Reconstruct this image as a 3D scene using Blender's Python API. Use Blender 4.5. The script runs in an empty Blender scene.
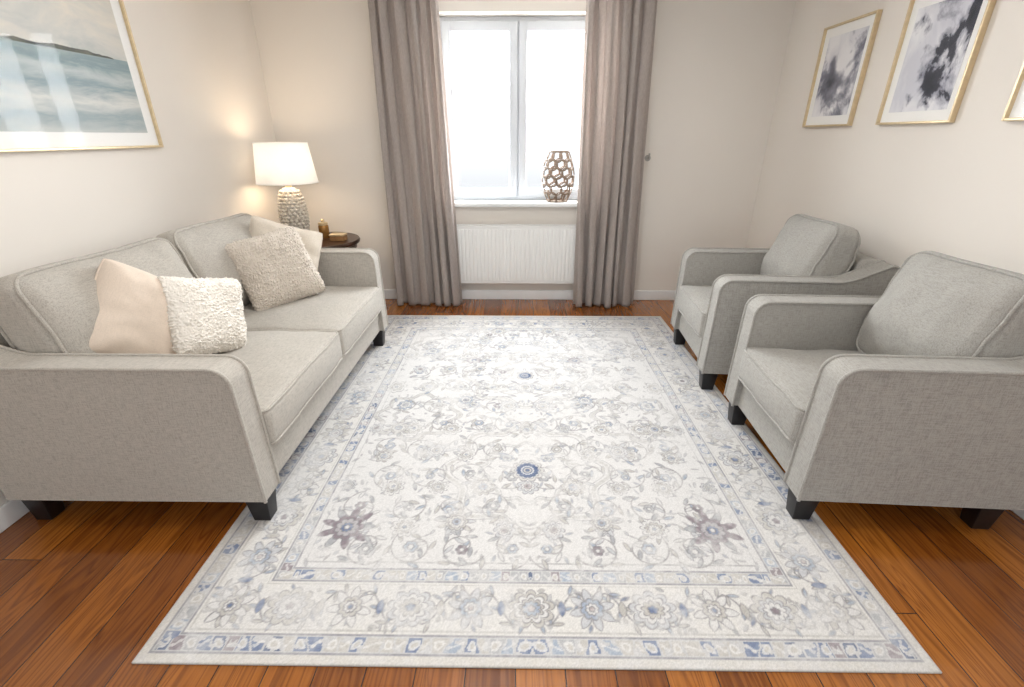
import bpy, bmesh, math, random
import numpy as np
from mathutils import Vector, Matrix
from mathutils import noise as mnoise
random.seed(7); np.random.seed(7)
D2R=math.pi/180
COL=bpy.context.scene.collection
def lin(c):
    c=c/255.0
    return c/12.92 if c<=0.04045 else ((c+0.055)/1.055)**2.4
def rgb(r,g,b,a=1.0): return (lin(r),lin(g),lin(b),a)

# ------------------------------------------------------------ materials
def new_mat(name):
    m=bpy.data.materials.new(name); m.use_nodes=True
    nt=m.node_tree; nt.nodes.clear()
    out=nt.nodes.new('ShaderNodeOutputMaterial')
    b=nt.nodes.new('ShaderNodeBsdfPrincipled')
    nt.links.new(b.outputs[0],out.inputs[0])
    return m,nt,b,out
def L(nt,a,b): nt.links.new(a,b)
def ramp(nt,stops,interp='LINEAR'):
    r=nt.nodes.new('ShaderNodeValToRGB'); r.color_ramp.interpolation=interp
    e=r.color_ramp.elements
    while len(e)<len(stops): e.new(0.5)
    for i,(p,c) in enumerate(stops): e[i].position=p; e[i].color=c
    return r
def mixc(nt,fac,a,b,mode='MIX'):
    m=nt.nodes.new('ShaderNodeMix'); m.data_type='RGBA'; m.blend_type=mode
    for sock,val in ((m.inputs[0],fac),(m.inputs[6],a),(m.inputs[7],b)):
        if isinstance(val,(int,float,tuple)): sock.default_value=val
        else: nt.links.new(val,sock)
    return m.outputs[2]
def coords(nt,scale=(1,1,1),kind='Object',rot=(0,0,0)):
    tc=nt.nodes.new('ShaderNodeTexCoord'); mp=nt.nodes.new('ShaderNodeMapping')
    mp.inputs['Scale'].default_value=scale; mp.inputs['Rotation'].default_value=rot
    nt.links.new(tc.outputs[kind],mp.inputs[0]); return mp.outputs[0]
def noise(nt,vec,scale,detail=4,rough=0.5,dist=0.0):
    n=nt.nodes.new('ShaderNodeTexNoise'); n.inputs['Scale'].default_value=scale
    n.inputs['Detail'].default_value=detail; n.inputs['Roughness'].default_value=rough
    n.inputs['Distortion'].default_value=dist
    nt.links.new(vec,n.inputs['Vector']); return n.outputs['Fac']
def bump(nt,b,height,strength,dist=0.01):
    bp=nt.nodes.new('ShaderNodeBump'); bp.inputs['Strength'].default_value=strength
    bp.inputs['Distance'].default_value=dist
    nt.links.new(height,bp.inputs['Height']); nt.links.new(bp.outputs[0],b.inputs['Normal'])
def math_(nt,op,a,b=None):
    m=nt.nodes.new('ShaderNodeMath'); m.operation=op
    for i,v in enumerate((a,b)):
        if v is None: continue
        if isinstance(v,(int,float)): m.inputs[i].default_value=v
        else: nt.links.new(v,m.inputs[i])
    return m.outputs[0]

def mat_plain(name,c,rough=0.5,metal=0.0,var=0.06,scale=8,bstr=0.0):
    m,nt,b,_=new_mat(name)
    v=coords(nt); n=noise(nt,v,scale)
    d=tuple(x*(1-var) for x in c[:3])+(1,); u=tuple(min(1,x*(1+var)) for x in c[:3])+(1,)
    r=ramp(nt,[(0.3,d),(0.7,u)]); L(nt,n,r.inputs[0]); L(nt,r.outputs[0],b.inputs['Base Color'])
    b.inputs['Roughness'].default_value=rough; b.inputs['Metallic'].default_value=metal
    if bstr: bump(nt,b,noise(nt,v,scale*20),bstr,0.002)
    return m
def mat_wall(name,c):
    m,nt,b,_=new_mat(name)
    v=coords(nt); n=noise(nt,v,1.2,3)
    d=tuple(x*0.97 for x in c[:3])+(1,)
    r=ramp(nt,[(0.3,d),(0.7,c)]); L(nt,n,r.inputs[0]); L(nt,r.outputs[0],b.inputs['Base Color'])
    b.inputs['Roughness'].default_value=0.75
    bump(nt,b,noise(nt,v,140,3),0.12,0.002)
    return m
def mat_fabric(name,c,dark=0.78,light=1.12,fast=380,slow=30,bstr=0.3,sheen=0.12):
    m,nt,b,_=new_mat(name)
    n1=noise(nt,coords(nt,(fast,fast,slow)),1,1); n2=noise(nt,coords(nt,(slow,fast,fast)),1,1); n3=noise(nt,coords(nt,(fast,slow,fast)),1,1)
    s=math_(nt,'ADD',math_(nt,'ADD',n1,n2),n3); s=math_(nt,'MULTIPLY',s,1/3)
    r=ramp(nt,[(0.40,tuple(x*dark for x in c[:3])+(1,)),(0.5,c),(0.60,tuple(min(1,x*light) for x in c[:3])+(1,))])
    L(nt,s,r.inputs[0])
    L(nt,r.outputs[0],b.inputs['Base Color'])
    b.inputs['Roughness'].default_value=0.92; b.inputs['Sheen Weight'].default_value=sheen
    b.inputs['Specular IOR Level'].default_value=0.2
    bump(nt,b,s,bstr,0.002)
    return m

M_wallL=mat_wall('plaster_cream',rgb(234,227,218))
M_ceil=mat_wall('ceiling_paint',rgb(244,243,240))
M_white=mat_plain('white_paint',rgb(240,240,239),0.35,var=0.02)
M_pvc=mat_plain('window_plastic',rgb(213,217,222),0.35,var=0.01)
M_rad=mat_plain('radiator_enamel',rgb(237,236,233),0.3,var=0.01)
M_sofa=mat_fabric('sofa_linen',rgb(178,172,163))
M_chair=mat_fabric('chair_linen',rgb(163,160,154))
M_leg=mat_plain('black_stained_wood',rgb(22,20,22),0.35,var=0.2,scale=30)
M_gold=mat_plain('brushed_gold',rgb(216,196,160),0.4,0.6,var=0.08,scale=40)
M_mat=mat_plain('mat_board',rgb(244,243,240),0.8,var=0.01)
M_dark=mat_plain('dark_walnut',rgb(58,34,22),0.3,var=0.3,scale=12)

def mat_floor():
    m,nt,b,_=new_mat('varnished_plank_floor')
    tc=nt.nodes.new('ShaderNodeTexCoord'); sp=nt.nodes.new('ShaderNodeSeparateXYZ'); L(nt,tc.outputs['Object'],sp.inputs[0])
    PW,PL=0.15,3.4
    xs=math_(nt,'DIVIDE',math_(nt,'ADD',sp.outputs[0],10.05),PW); row=math_(nt,'FLOOR',xs); fx=math_(nt,'FRACT',xs)
    wn=nt.nodes.new('ShaderNodeTexWhiteNoise'); wn.noise_dimensions='1D'; L(nt,row,wn.inputs['W'])
    ys=math_(nt,'ADD',math_(nt,'DIVIDE',math_(nt,'ADD',sp.outputs[1],20.0),PL),wn.outputs['Value'])
    cl=math_(nt,'FLOOR',ys); fy=math_(nt,'FRACT',ys)
    idn=math_(nt,'ADD',math_(nt,'MULTIPLY',row,7.31),math_(nt,'MULTIPLY',cl,3.17))
    wn2=nt.nodes.new('ShaderNodeTexWhiteNoise'); wn2.noise_dimensions='1D'; L(nt,idn,wn2.inputs['W'])
    base=ramp(nt,[(0.0,rgb(120,68,23)),(0.5,rgb(143,84,29)),(1.0,rgb(172,108,42))]); L(nt,wn2.outputs['Value'],base.inputs[0])
    add=nt.nodes.new('ShaderNodeVectorMath'); add.operation='MULTIPLY_ADD'
    L(nt,wn2.outputs['Color'],add.inputs[0]); add.inputs[1].default_value=(17,23,9); L(nt,tc.outputs['Object'],add.inputs[2])
    mp=nt.nodes.new('ShaderNodeMapping'); mp.inputs['Scale'].default_value=(9,0.55,1); L(nt,add.outputs[0],mp.inputs[0])
    g=noise(nt,mp.outputs[0],1.3,2,0.5,0.6)
    rings=math_(nt,'FRACT',math_(nt,'MULTIPLY',g,14.0))
    rr=ramp(nt,[(0.0,(0.50,0.40,0.30,1)),(0.3,(0.95,0.93,0.9,1)),(0.7,(1.12,1.10,1.04,1)),(1.0,(0.50,0.40,0.30,1))]); L(nt,rings,rr.inputs[0])
    mp2=nt.nodes.new('ShaderNodeMapping'); mp2.inputs['Scale'].default_value=(150,4,1); L(nt,add.outputs[0],mp2.inputs[0])
    f=noise(nt,mp2.outputs[0],1,3)
    fr=ramp(nt,[(0.3,(0.78,0.71,0.62,1)),(0.65,(1.06,1.04,1,1))]); L(nt,f,fr.inputs[0])
    c=mixc(nt,0.72,base.outputs[0],rr.outputs[0],'MULTIPLY'); c=mixc(nt,0.8,c,fr.outputs[0],'MULTIPLY')
    gx_=math_(nt,'LESS_THAN',math_(nt,'MINIMUM',fx,math_(nt,'SUBTRACT',1.0,fx)),0.012)
    gy_=math_(nt,'LESS_THAN',math_(nt,'MINIMUM',fy,math_(nt,'SUBTRACT',1.0,fy)),0.0005)
    gap=math_(nt,'MAXIMUM',gx_,gy_)
    c=mixc(nt,gap,c,rgb(50,25,9))
    L(nt,c,b.inputs['Base Color'])
    rg=ramp(nt,[(0.3,(0.13,)*3+(1,)),(0.7,(0.24,)*3+(1,))]); L(nt,f,rg.inputs[0]); L(nt,rg.outputs[0],b.inputs['Roughness'])
    b.inputs['Coat Weight'].default_value=0.3; b.inputs['Coat Roughness'].default_value=0.10
    h=math_(nt,'SUBTRACT',math_(nt,'MULTIPLY',f,0.12),gap)
    bump(nt,b,h,0.25,0.002)
    return m
M_floor=mat_floor()

# ------------------------------------------------------------ mesh builder
class MB:
    def __init__(s): s.v=[]; s.f=[]; s.m=[]
    def add(s,vs,fs,mi=0):
        o=len(s.v); s.v+= [tuple(p) for p in vs]; s.f+=[tuple(i+o for i in f) for f in fs]; s.m+=[mi]*len(fs)
    def rbox(s,c,size,r=0.0,n=2,k=3,deform=None,mi=0,T=None):
        h=[x/2 for x in size]; r=min(r,min(h)*0.98)
        ax=[]
        for a in h:
            if r<=0: ax.append(list(np.linspace(-a,a,n+1)))
            else:
                e=[a-r+r*math.tan(t*math.pi/4/k) for t in range(k,0,-1)]
                inner=list(np.linspace(-(a-r),(a-r),n+1))
                ax.append([-q for q in e]+inner+[q for q in reversed(e)])
        idx={}; vs=[]
        def vid(i,j,l):
            key=(i,j,l)
            if key in idx: return idx[key]
            p=Vector((ax[0][i],ax[1][j],ax[2][l]))
            if r>0:
                q=Vector([max(-(h[t]-r),min(h[t]-r,p[t])) for t in range(3)])
                d=p-q
                if d.length>1e-9: p=q+d.normalized()*r
            if deform: p=Vector(deform(p,h))
            p=p+Vector(c)
            if T: p=T@p
            idx[key]=len(vs); vs.append(p); return idx[key]
        fs=[]
        n0,n1,n2=[len(a)-1 for a in ax]
        for i in range(n0):
            for j in range(n1):
                fs.append((vid(i,j,0),vid(i,j+1,0),vid(i+1,j+1,0),vid(i+1,j,0)))
                fs.append((vid(i,j,n2),vid(i+1,j,n2),vid(i+1,j+1,n2),vid(i,j+1,n2)))
        for i in range(n0):
            for l in range(n2):
                fs.append((vid(i,0,l),vid(i+1,0,l),vid(i+1,0,l+1),vid(i,0,l+1)))
                fs.append((vid(i,n1,l),vid(i,n1,l+1),vid(i+1,n1,l+1),vid(i+1,n1,l)))
        for j in range(n1):
            for l in range(n2):
                fs.append((vid(0,j,l),vid(0,j,l+1),vid(0,j+1,l+1),vid(0,j+1,l)))
                fs.append((vid(n0,j,l),vid(n0,j+1,l),vid(n0,j+1,l+1),vid(n0,j,l+1)))
        s.add(vs,fs,mi)
    def box(s,lo,hi,r=0.0,mi=0,T=None):
        c=[(a+b)/2 for a,b in zip(lo,hi)]; sz=[b-a for a,b in zip(lo,hi)]
        s.rbox(c,sz,r,1,2,None,mi,T)
    def tube(s,pts,r,closed=False,seg=8,mi=0):
        P=[Vector(p) for p in pts]; n=len(P); vs=[]; fs=[]
        up=None
        for i in range(n):
            a=P[(i-1)%n] if (closed or i>0) else P[i]; b=P[(i+1)%n] if (closed or i<n-1) else P[i]
            t=(b-a).normalized()
            if up is None:
                up=t.orthogonal().normalized()
            else:
                up=(up-t*up.dot(t))
                up=up.normalized() if up.length>1e-6 else t.orthogonal().normalized()
            w=t.cross(up)
            rr=r[i] if isinstance(r,(list,tuple)) else r
            for k in range(seg):
                an=2*math.pi*k/seg; vs.append(P[i]+(up*math.cos(an)+w*math.sin(an))*rr)
        m=n if closed else n-1
        for i in range(m):
            for k in range(seg):
                a=i*seg+k; b=i*seg+(k+1)%seg; c=((i+1)%n)*seg+(k+1)%seg; d=((i+1)%n)*seg+k
                fs.append((a,b,c,d))
        if not closed:
            fs.append(tuple(reversed(range(seg)))); fs.append(tuple(range((n-1)*seg,n*seg)))
        s.add(vs,fs,mi)
    def lathe(s,prof,c=(0,0,0),seg=48,mi=0,cap=True,rf=None):
        vs=[]; fs=[]
        for (r,z) in prof:
            for k in range(seg):
                an=2*math.pi*k/seg; q=r*(rf(an,z) if rf else 1)
                vs.append((c[0]+q*math.cos(an),c[1]+q*math.sin(an),c[2]+z))
        for i in range(len(prof)-1):
            for k in range(seg):
                fs.append((i*seg+k,i*seg+(k+1)%seg,(i+1)*seg+(k+1)%seg,(i+1)*seg+k))
        if cap:
            fs.append(tuple(reversed(range(seg)))); fs.append(tuple(range((len(prof)-1)*seg,len(prof)*seg)))
        s.add(vs,fs,mi)
    def profile(s,pts,y0,y1,bev=0.012,mi=0):
        bm=bmesh.new()
        a=[bm.verts.new((x,y0,z)) for x,z in pts]; b=[bm.verts.new((x,y1,z)) for x,z in pts]
        f0=bm.faces.new(a); f1=bm.faces.new(list(reversed(b)))
        n=len(pts)
        for i in range(n): bm.faces.new((a[(i+1)%n],a[i],b[i],b[(i+1)%n]))
        edges=list(f0.edges)+list(f1.edges)
        bmesh.ops.bevel(bm,geom=edges,offset=bev,segments=3,profile=0.5,affect='EDGES',clamp_overlap=True)
        bmesh.ops.recalc_face_normals(bm,faces=bm.faces)
        bm.verts.index_update()
        s.add([v.co.copy() for v in bm.verts],[[v.index for v in f.verts] for f in bm.faces],mi)
        bm.free()
    def obj(s,name,mats,parent=None,smooth=True,loc=None,wn=False,angle=40,**props):
        me=bpy.data.meshes.new(name); me.from_pydata(s.v,[],s.f)
        if not isinstance(mats,(list,tuple)): mats=[mats]
        for m in mats: me.materials.append(m)
        me.polygons.foreach_set('material_index',s.m)
        if smooth:
            me.polygons.foreach_set('use_smooth',[True]*len(s.f)); me.update()
            me.set_sharp_from_angle(angle=angle*D2R)
        me.update()
        o=bpy.data.objects.new(name,me); COL.objects.link(o)
        if parent: o.parent=parent
        if loc: o.location=loc
        if wn:
            md=o.modifiers.new('wn','WEIGHTED_NORMAL'); md.keep_sharp=True
        for k,v in props.items(): o[k]=v
        return o
def empty(name,loc,label,category,rz=0,**props):
    e=bpy.data.objects.new(name,None); e.empty_display_size=0.1; COL.objects.link(e)
    e.location=loc; e.rotation_euler=(0,0,rz); e['label']=label; e['category']=category
    for k,v in props.items(): e[k]=v
    return e
def copy_thing(src,loc,rz,label=None):
    n=src.copy(); COL.objects.link(n); n.location=loc; n.rotation_euler=(0,0,rz)
    if label: n['label']=label
    for ch in list(src.children):
        c=ch.copy(); COL.objects.link(c); c.parent=n
    return n

# ------------------------------------------------------------ room shell
XL,XR,YB,YF,ZC=-2.10,2.14,4.40,-1.6,2.62
WT=0.32
OX,OZ0,OZ1=0.66,0.89,2.36
mb=MB(); mb.box((XL-0.12,YF,-0.12),(XR+0.12,YB+WT,0)); mb.obj('floor',M_floor,smooth=False,kind='structure')
mb=MB(); mb.box((XL-0.12,YF,ZC),(XR+0.12,YB+WT,ZC+0.1)); mb.obj('ceiling',M_ceil,smooth=False,kind='structure')
mb=MB(); mb.box((XL-0.12,YF,0),(XL,YB+WT,ZC)); mb.obj('wall_left',M_wallL,smooth=False,kind='structure')
mb=MB(); mb.box((XR,YF,0),(XR+0.12,YB+WT,ZC)); mb.obj('wall_right',M_wallL,smooth=False,kind='structure')
mb=MB()
mb.box((XL,YB,0),(-OX,YB+WT,ZC)); mb.box((OX,YB,0),(XR,YB+WT,ZC))
mb.box((-OX,YB,0),(OX,YB+WT,OZ0)); mb.box((-OX,YB,OZ1),(OX,YB+WT,ZC))
mb.obj('wall_back',M_wallL,smooth=False,kind='structure')
def base(name,lo,hi):
    mb=MB(); mb.box(lo,hi,0.006); mb.obj(name,M_white,kind='structure')
base('baseboard_back',(XL,YB-0.018,0),(XR,YB,0.095))
base('baseboard_left',(XL,YF,0),(XL+0.018,YB-0.018,0.095))
base('baseboard_right',(XR-0.018,YF,0),(XR,YB-0.018,0.095))
mb=MB(); mb.box((-OX-0.04,4.33,0.888),(OX+0.04,4.41,0.924),0.01); mb.box((-OX,4.40,0.888),(OX,4.56,0.924))
mb.obj('trim_1',M_white,kind='structure')
mb=MB()
def ring(mb,x0,x1,z0,z1,w,y0,y1,r=0.006,wb=None):
    wb=wb or w
    mb.box((x0,y0,z0),(x0+w,y1,z1),r); mb.box((x1-w,y0,z0),(x1,y1,z1),r)
    mb.box((x0+w*0.9,y0+0.001,z0),(x1-w*0.9,y1-0.001,z0+wb),r); mb.box((x0+w*0.9,y0+0.001,z1-w),(x1-w*0.9,y1-0.001,z1),r)
ring(mb,-OX,OX,0.924,2.36,0.05,4.55,4.62,wb=0.045)
mb.box((-0.03,4.552,0.96),(0.03,4.618,2.32),0.004)
ring(mb,-OX+0.03,-0.006,0.955,2.325,0.070,4.530,4.585)
ring(mb,0.006,OX-0.03,0.955,2.325,0.070,4.530,4.585)
ring(mb,-OX+0.09,-0.066,1.015,2.265,0.014,4.545,4.575,0.003)
ring(mb,0.066,OX-0.09,1.015,2.265,0.014,4.545,4.575,0.003)
win=mb.obj('window_1',M_pvc,kind='structure')
def mat_glass(name,base,amp):
    m,nt,b,out=new_mat(name); nt.nodes.remove(b)
    t=nt.nodes.new('ShaderNodeBsdfTransparent'); g=nt.nodes.new('ShaderNodeBsdfGlossy'); g.inputs['Roughness'].default_value=0.03
    lw=nt.nodes.new('ShaderNodeLayerWeight'); lw.inputs['Blend'].default_value=0.5
    f=math_(nt,'ADD',math_(nt,'MULTIPLY',math_(nt,'POWER',lw.outputs['Facing'],4.0),amp),base)
    mx=nt.nodes.new('ShaderNodeMixShader'); L(nt,f,mx.inputs[0]); L(nt,t.outputs[0],mx.inputs[1]); L(nt,g.outputs[0],mx.inputs[2]); L(nt,mx.outputs[0],out.inputs[0])
    return m
M_glass=mat_glass('clear_glass',0.02,0.4)
M_pglass=mat_glass('picture_glass',0.006,0.045)
for x0,x1 in ((-OX+0.09,-0.065),(0.065,OX-0.09)):
    mb=MB(); mb.add([(x0,4.56,1.015),(x1,4.56,1.015),(x1,4.56,2.265),(x0,4.56,2.265)],[(0,1,2,3)]); mb.obj('window_pane',M_glass,parent=win,smooth=False)

# ------------------------------------------------------------ rug
def vnoise(H,W,cell,seed):
    rs=np.random.RandomState(seed); gh=int(H/cell)+3; gw=int(W/cell)+3; g=rs.rand(gh,gw)
    y=np.arange(H)/cell; x=np.arange(W)/cell; yi=y.astype(int); xi=x.astype(int)
    fy=y-yi; fx=x-xi; fy=fy*fy*(3-2*fy); fx=fx*fx*(3-2*fx)
    a=g[yi][:,xi]; b=g[yi][:,xi+1]; c=g[yi+1][:,xi]; d=g[yi+1][:,xi+1]
    fx=fx[None,:]; fy=fy[:,None]
    return (a*(1-fx)+b*fx)*(1-fy)+(c*(1-fx)+d*fx)*fy
def srgb(*c): return np.array(c,float)/255
IV=srgb(214,212,209)
OUT=srgb(126,124,127); BEI=srgb(187,182,174); BLU=srgb(98,113,146); LBL=srgb(152,164,182); MAU=srgb(130,118,124); TEA=srgb(146,168,176); GRY=srgb(163,164,167); PINK=srgb(186,172,168); NAVY=srgb(70,84,116)
WHT=srgb(217,215,212); PALE=srgb(193,194,197)
RW,RL=2.44,3.02; STEP=0.0036
nW=int(round(RW/2/STEP)); nH=int(round(RL/STEP))
X=(np.arange(nW)+0.5)*STEP; Yc=(np.arange(nH)+0.5)*STEP-RL/2
XX,YY=np.meshgrid(X,Yc)
C=np.zeros((nH,nW,3))+IV
def paint(i0,i1,j0,j1,m,c):
    C[i0:i1,j0:j1]=C[i0:i1,j0:j1]*(1-m[...,None])+np.asarray(c)*m[...,None]
def win_(cx,cy,R):
    j0=max(0,int((cx-R)/STEP)-1); j1=min(nW,int((cx+R)/STEP)+2)
    i0=max(0,int((cy-R+RL/2)/STEP)-1); i1=min(nH,int((cy+R+RL/2)/STEP)+2)
    return i0,i1,j0,j1
def ss(d): return np.clip(0.5-d/STEP,0,1)
def flower(cx,cy,R,n,ph,layers,outline=OUT,al=0.92,stretch=1.0,ang=0.0,depth=0.24,lw=0.0052):
    i0,i1,j0,j1=win_(cx,cy,R*1.15*max(1,stretch))
    if i1<=i0 or j1<=j0: return
    x=XX[i0:i1,j0:j1]-cx; y=YY[i0:i1,j0:j1]-cy
    u=x*math.cos(ang)+y*math.sin(ang); v=(-x*math.sin(ang)+y*math.cos(ang))/stretch
    r=np.hypot(u,v); th=np.arctan2(v,u)
    for f,c in layers:
        nn=n if f>0.35 else max(5,n//2)
        rb=R*f*((1-depth)+depth*np.abs(np.cos(nn*(th-ph)/2))**0.7)
        if outline is not None: paint(i0,i1,j0,j1,ss(r-rb)*al,outline)
        paint(i0,i1,j0,j1,ss(r-rb+lw)*al,c)
def leaf(cx,cy,ln,wd,ang,c,outline=OUT,al=0.85):
    i0,i1,j0,j1=win_(cx,cy,ln*0.6)
    if i1<=i0 or j1<=j0: return
    x=XX[i0:i1,j0:j1]-cx; y=YY[i0:i1,j0:j1]-cy
    u=(x*math.cos(ang)+y*math.sin(ang))/(ln/2); v=(-x*math.sin(ang)+y*math.cos(ang))
    w=wd/2*np.clip(1-u*u,0,1)**0.8
    inside=np.abs(u)<1
    paint(i0,i1,j0,j1,ss(np.abs(v)-w)*inside*al,outline)
    paint(i0,i1,j0,j1,ss(np.abs(v)-w+0.0035)*inside*al,c)
def curve(pts,wd,c,al=0.8):
    for k in range(len(pts)-1):
        (x0,y0),(x1,y1)=pts[k],pts[k+1]
        cx,cy=(x0+x1)/2,(y0+y1)/2; ln=math.hypot(x1-x0,y1-y0)
        i0,i1,j0,j1=win_(cx,cy,ln/2+wd)
        if i1<=i0 or j1<=j0: continue
        x=XX[i0:i1,j0:j1]; y=YY[i0:i1,j0:j1]
        t=np.clip(((x-x0)*(x1-x0)+(y-y0)*(y1-y0))/max(ln*ln,1e-9),0,1)
        d=np.hypot(x-x0-t*(x1-x0),y-y0-t*(y1-y0))
        paint(i0,i1,j0,j1,ss(d-wd/2)*al,c)
a=1.22-XX; b_=RL/2-np.abs(YY); E=np.minimum(a,b_)
along=np.where(a<b_,YY,XX)
def setmask(m,c,al=1.0):
    mm=m.astype(float)*al; C[:]=C*(1-mm[...,None])+np.asarray(c)*mm[...,None]
rs=np.random.RandomState(3)
setmask(E>0.345,srgb(211,209,207))
setmask((E>0.095)&(E<0.29),srgb(213,210,205))
er=vnoise(nH,nW,5,77); er2=vnoise(nH,nW,11,78)
def guard(e0,e1,period,ground,seed):
    setmask((E>e0)&(E<e1),ground)
    ec=(e0+e1)/2; hw=(e1-e0)/2
    band=(E>e0)&(E<e1)
    al_=along+0.016*(er2-0.5)*2
    k=np.floor(al_/period); f=(al_/period-k)*2-1; g=(E-ec)/hw
    pal=[BLU,GRY,BLU,BEI,NAVY,GRY,BEI,BLU,MAU,LBL,BEI]
    h1=((k*7+np.floor(k/3)*5+seed)%11).astype(int)
    blk=(np.abs(f)<0.86)&(np.abs(g)<0.80)&(er>0.30)
    for q_ in range(11): setmask(band&(h1==q_)&blk,pal[q_],0.8)
    odd=(k.astype(int)%2==0)
    setmask(band&odd&((f*f*1.3+g*g*1.6)<0.6),WHT,0.85); setmask(band&odd&((f*f*2+g*g*2.5)<0.25),BEI,0.8)
    setmask(band&(~odd)&(np.abs(g+0.25*np.sin(f*3))<0.18)&(np.abs(f)<0.75),WHT,0.7)
guard(0.034,0.092,0.044,srgb(193,192,192),2)
guard(0.293,0.342,0.038,srgb(195,194,193),5)
for e in (0.032,0.094,0.291,0.344):
    setmask(np.abs(E-e)<0.0035,srgb(132,131,137),0.75)
setmask(E<0.028,srgb(206,202,195))
setmask(np.abs(E-0.375)<0.0025,srgb(150,149,149),0.6)
setmask(np.abs(E-0.108)<0.0025,srgb(170,167,162),0.6); setmask(np.abs(E-0.278)<0.0025,srgb(170,167,162),0.6)
fl=[ [(1,BEI),(0.78,WHT),(0.56,BEI),(0.42,LBL),(0.2,PINK)], [(1,PALE),(0.75,WHT),(0.5,BEI),(0.25,BLU)], [(1,srgb(194,190,182)),(0.7,PALE),(0.5,WHT),(0.22,MAU)] ]
def vine_between(p,q,off):
    pts=[]
    for t in np.linspace(0,1,13):
        x=p[0]+(q[0]-p[0])*t; y=p[1]+(q[1]-p[1])*t
        dx,dy=q[0]-p[0],q[1]-p[1]; l=math.hypot(dx,dy)
        o=off*math.sin(t*2*math.pi); pts.append((x-dy/l*o,y+dx/l*o))
    curve(pts,0.006,OUT,0.8)
    for i in (2,4,6,8,10):
        an=math.atan2(pts[i+1][1]-pts[i][1],pts[i+1][0]-pts[i][0])
        for s_ in (-1,1):
            leaf(pts[i][0]+0.018*math.cos(an+s_*1.1),pts[i][1]+0.018*math.sin(an+s_*1.1),0.045,0.016,an+s_*0.8,[BEI,LBL,GRY,BEI][(i+s_)%4])
ec=0.1925
for q in range(320):
    if q%2: x,y=rs.rand()*1.1,(RL/2-rs.uniform(0.115,0.27))*(1 if q%4==1 else -1)
    else: x,y=1.22-rs.uniform(0.115,0.27),rs.uniform(-1.4,1.4)
    leaf(x,y,rs.uniform(0.02,0.05),rs.uniform(0.01,0.018),rs.rand()*3.14,[GRY,LBL,BEI,BLU,BEI,PALE][rs.randint(6)],al=0.55)
def petal_flower(x,y,R,k):
    nP=7+k%3
    for q in range(nP):
        an=q*2*math.pi/nP+0.25*k; leaf(x+R*0.62*math.cos(an),y+R*0.62*math.sin(an),R*0.85,R*0.42,an,[WHT,PALE,BEI][k%3],al=0.9)
    flower(x,y,R*0.55,8,0.2,[(1,[BEI,LBL,PALE][k%3]),(0.6,WHT),(0.3,[BLU,PINK,MAU][k%3])])
for sgn in (-1,1):
    yb=sgn*(RL/2-ec)
    P=[(k*(1.22-ec)/5,yb) for k in range(6)]
    for k in range(5): vine_between(P[k],P[k+1],0.06 if k%2 else -0.06)
    for k in range(5): leaf((P[k][0]+P[k+1][0])/2,yb,0.06,0.03,1.57,[BLU,BEI][k%2])
    for k,(x,y) in enumerate(P):
        if k%2==0: flower(x,y,0.084,9,0.2,fl[(k//2)%3],stretch=0.88,depth=0.30)
        else: petal_flower(x,y,0.078,k)
xs=1.22-ec; nS=13
P=[(xs,-(RL/2-ec)+k*(RL-2*ec)/nS) for k in range(nS+1)]
for k in range(nS): vine_between(P[k],P[k+1],0.06 if k%2 else -0.06)
for k in range(nS): leaf(xs,(P[k][1]+P[k+1][1])/2,0.06,0.03,0,[BLU,BEI][k%2])
for k,(x,y) in enumerate(P):
    if k%2==1 or k in (0,13): petal_flower(x,y,0.078,k)
    else: flower(x,y,0.08,9,0.2,fl[k%3],depth=0.30)
def cart(cx,cy,R,n,amp,c,wd,sy=1.0,al=0.6):
    pts=[]
    for t in np.linspace(0,2*math.pi,120):
        r=R*(1+amp*math.cos(n*t)); pts.append((cx+r*math.cos(t),cy+sy*r*math.sin(t)))
    curve(pts,wd,c,al)
def scroll(cx,cy,R,a0,dirn,turns=1.15,wd=0.006):
    pts=[]
    n=40
    for k in range(n):
        t=k/(n-1); r=R*(1-0.86*t); an=a0+dirn*turns*2*math.pi*t
        pts.append((cx+r*math.cos(an),cy+r*math.sin(an)))
    curve(pts,wd,srgb(140,137,137),0.8)
    for i in range(1,n-4,4):
        an=math.atan2(pts[i+1][1]-pts[i][1],pts[i+1][0]-pts[i][0]); s_=1 if (i//4)%2 else -1
        leaf(pts[i][0]+0.02*math.cos(an+s_*1.3),pts[i][1]+0.02*math.sin(an+s_*1.3),0.055,0.02,an+s_*0.7,[BEI,LBL,GRY,WHT,PALE,BEI,GRY][rs.randint(7)])
    flower(pts[-1][0],pts[-1][1],0.024+0.01*rs.rand(),6,0,[(1,[LBL,BEI,MAU,GRY,LBL][rs.randint(5)]),(0.5,WHT)])
for q in range(600):
    x=rs.rand()*0.86; y=rs.uniform(-1.15,1.15)
    leaf(x,y,rs.uniform(0.02,0.05),rs.uniform(0.008,0.017),rs.rand()*3.14,[GRY,LBL,BEI,LBL,PALE,PALE,PALE,GRY][rs.randint(8)],al=0.5)
for cx,cy,R in ((0,-0.6,0.36),(0,0.37,0.36),(0.62,-0.12,0.22),(0.62,0.85,0.22)):
    cart(cx,cy,R,8,0.10,srgb(178,175,171),0.018); cart(cx,cy,R*0.93,8,0.10,OUT,0.0045); cart(cx,cy,R*1.06,8,0.10,OUT,0.004)
    cart(cx,cy,R*0.6,12,0.07,srgb(178,176,174),0.014); cart(cx,cy,R*0.55,12,0.07,OUT,0.004)
for r_ in range(11):
    y=-1.06+r_*0.212
    for c_ in range(5):
        x=0.08+c_*0.185+(0.08 if r_%2 else 0)
        if x>0.81: continue
        scroll(x,y,0.088+0.02*rs.rand(),rs.rand()*6.28,1 if (r_+c_)%2 else -1)
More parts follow.
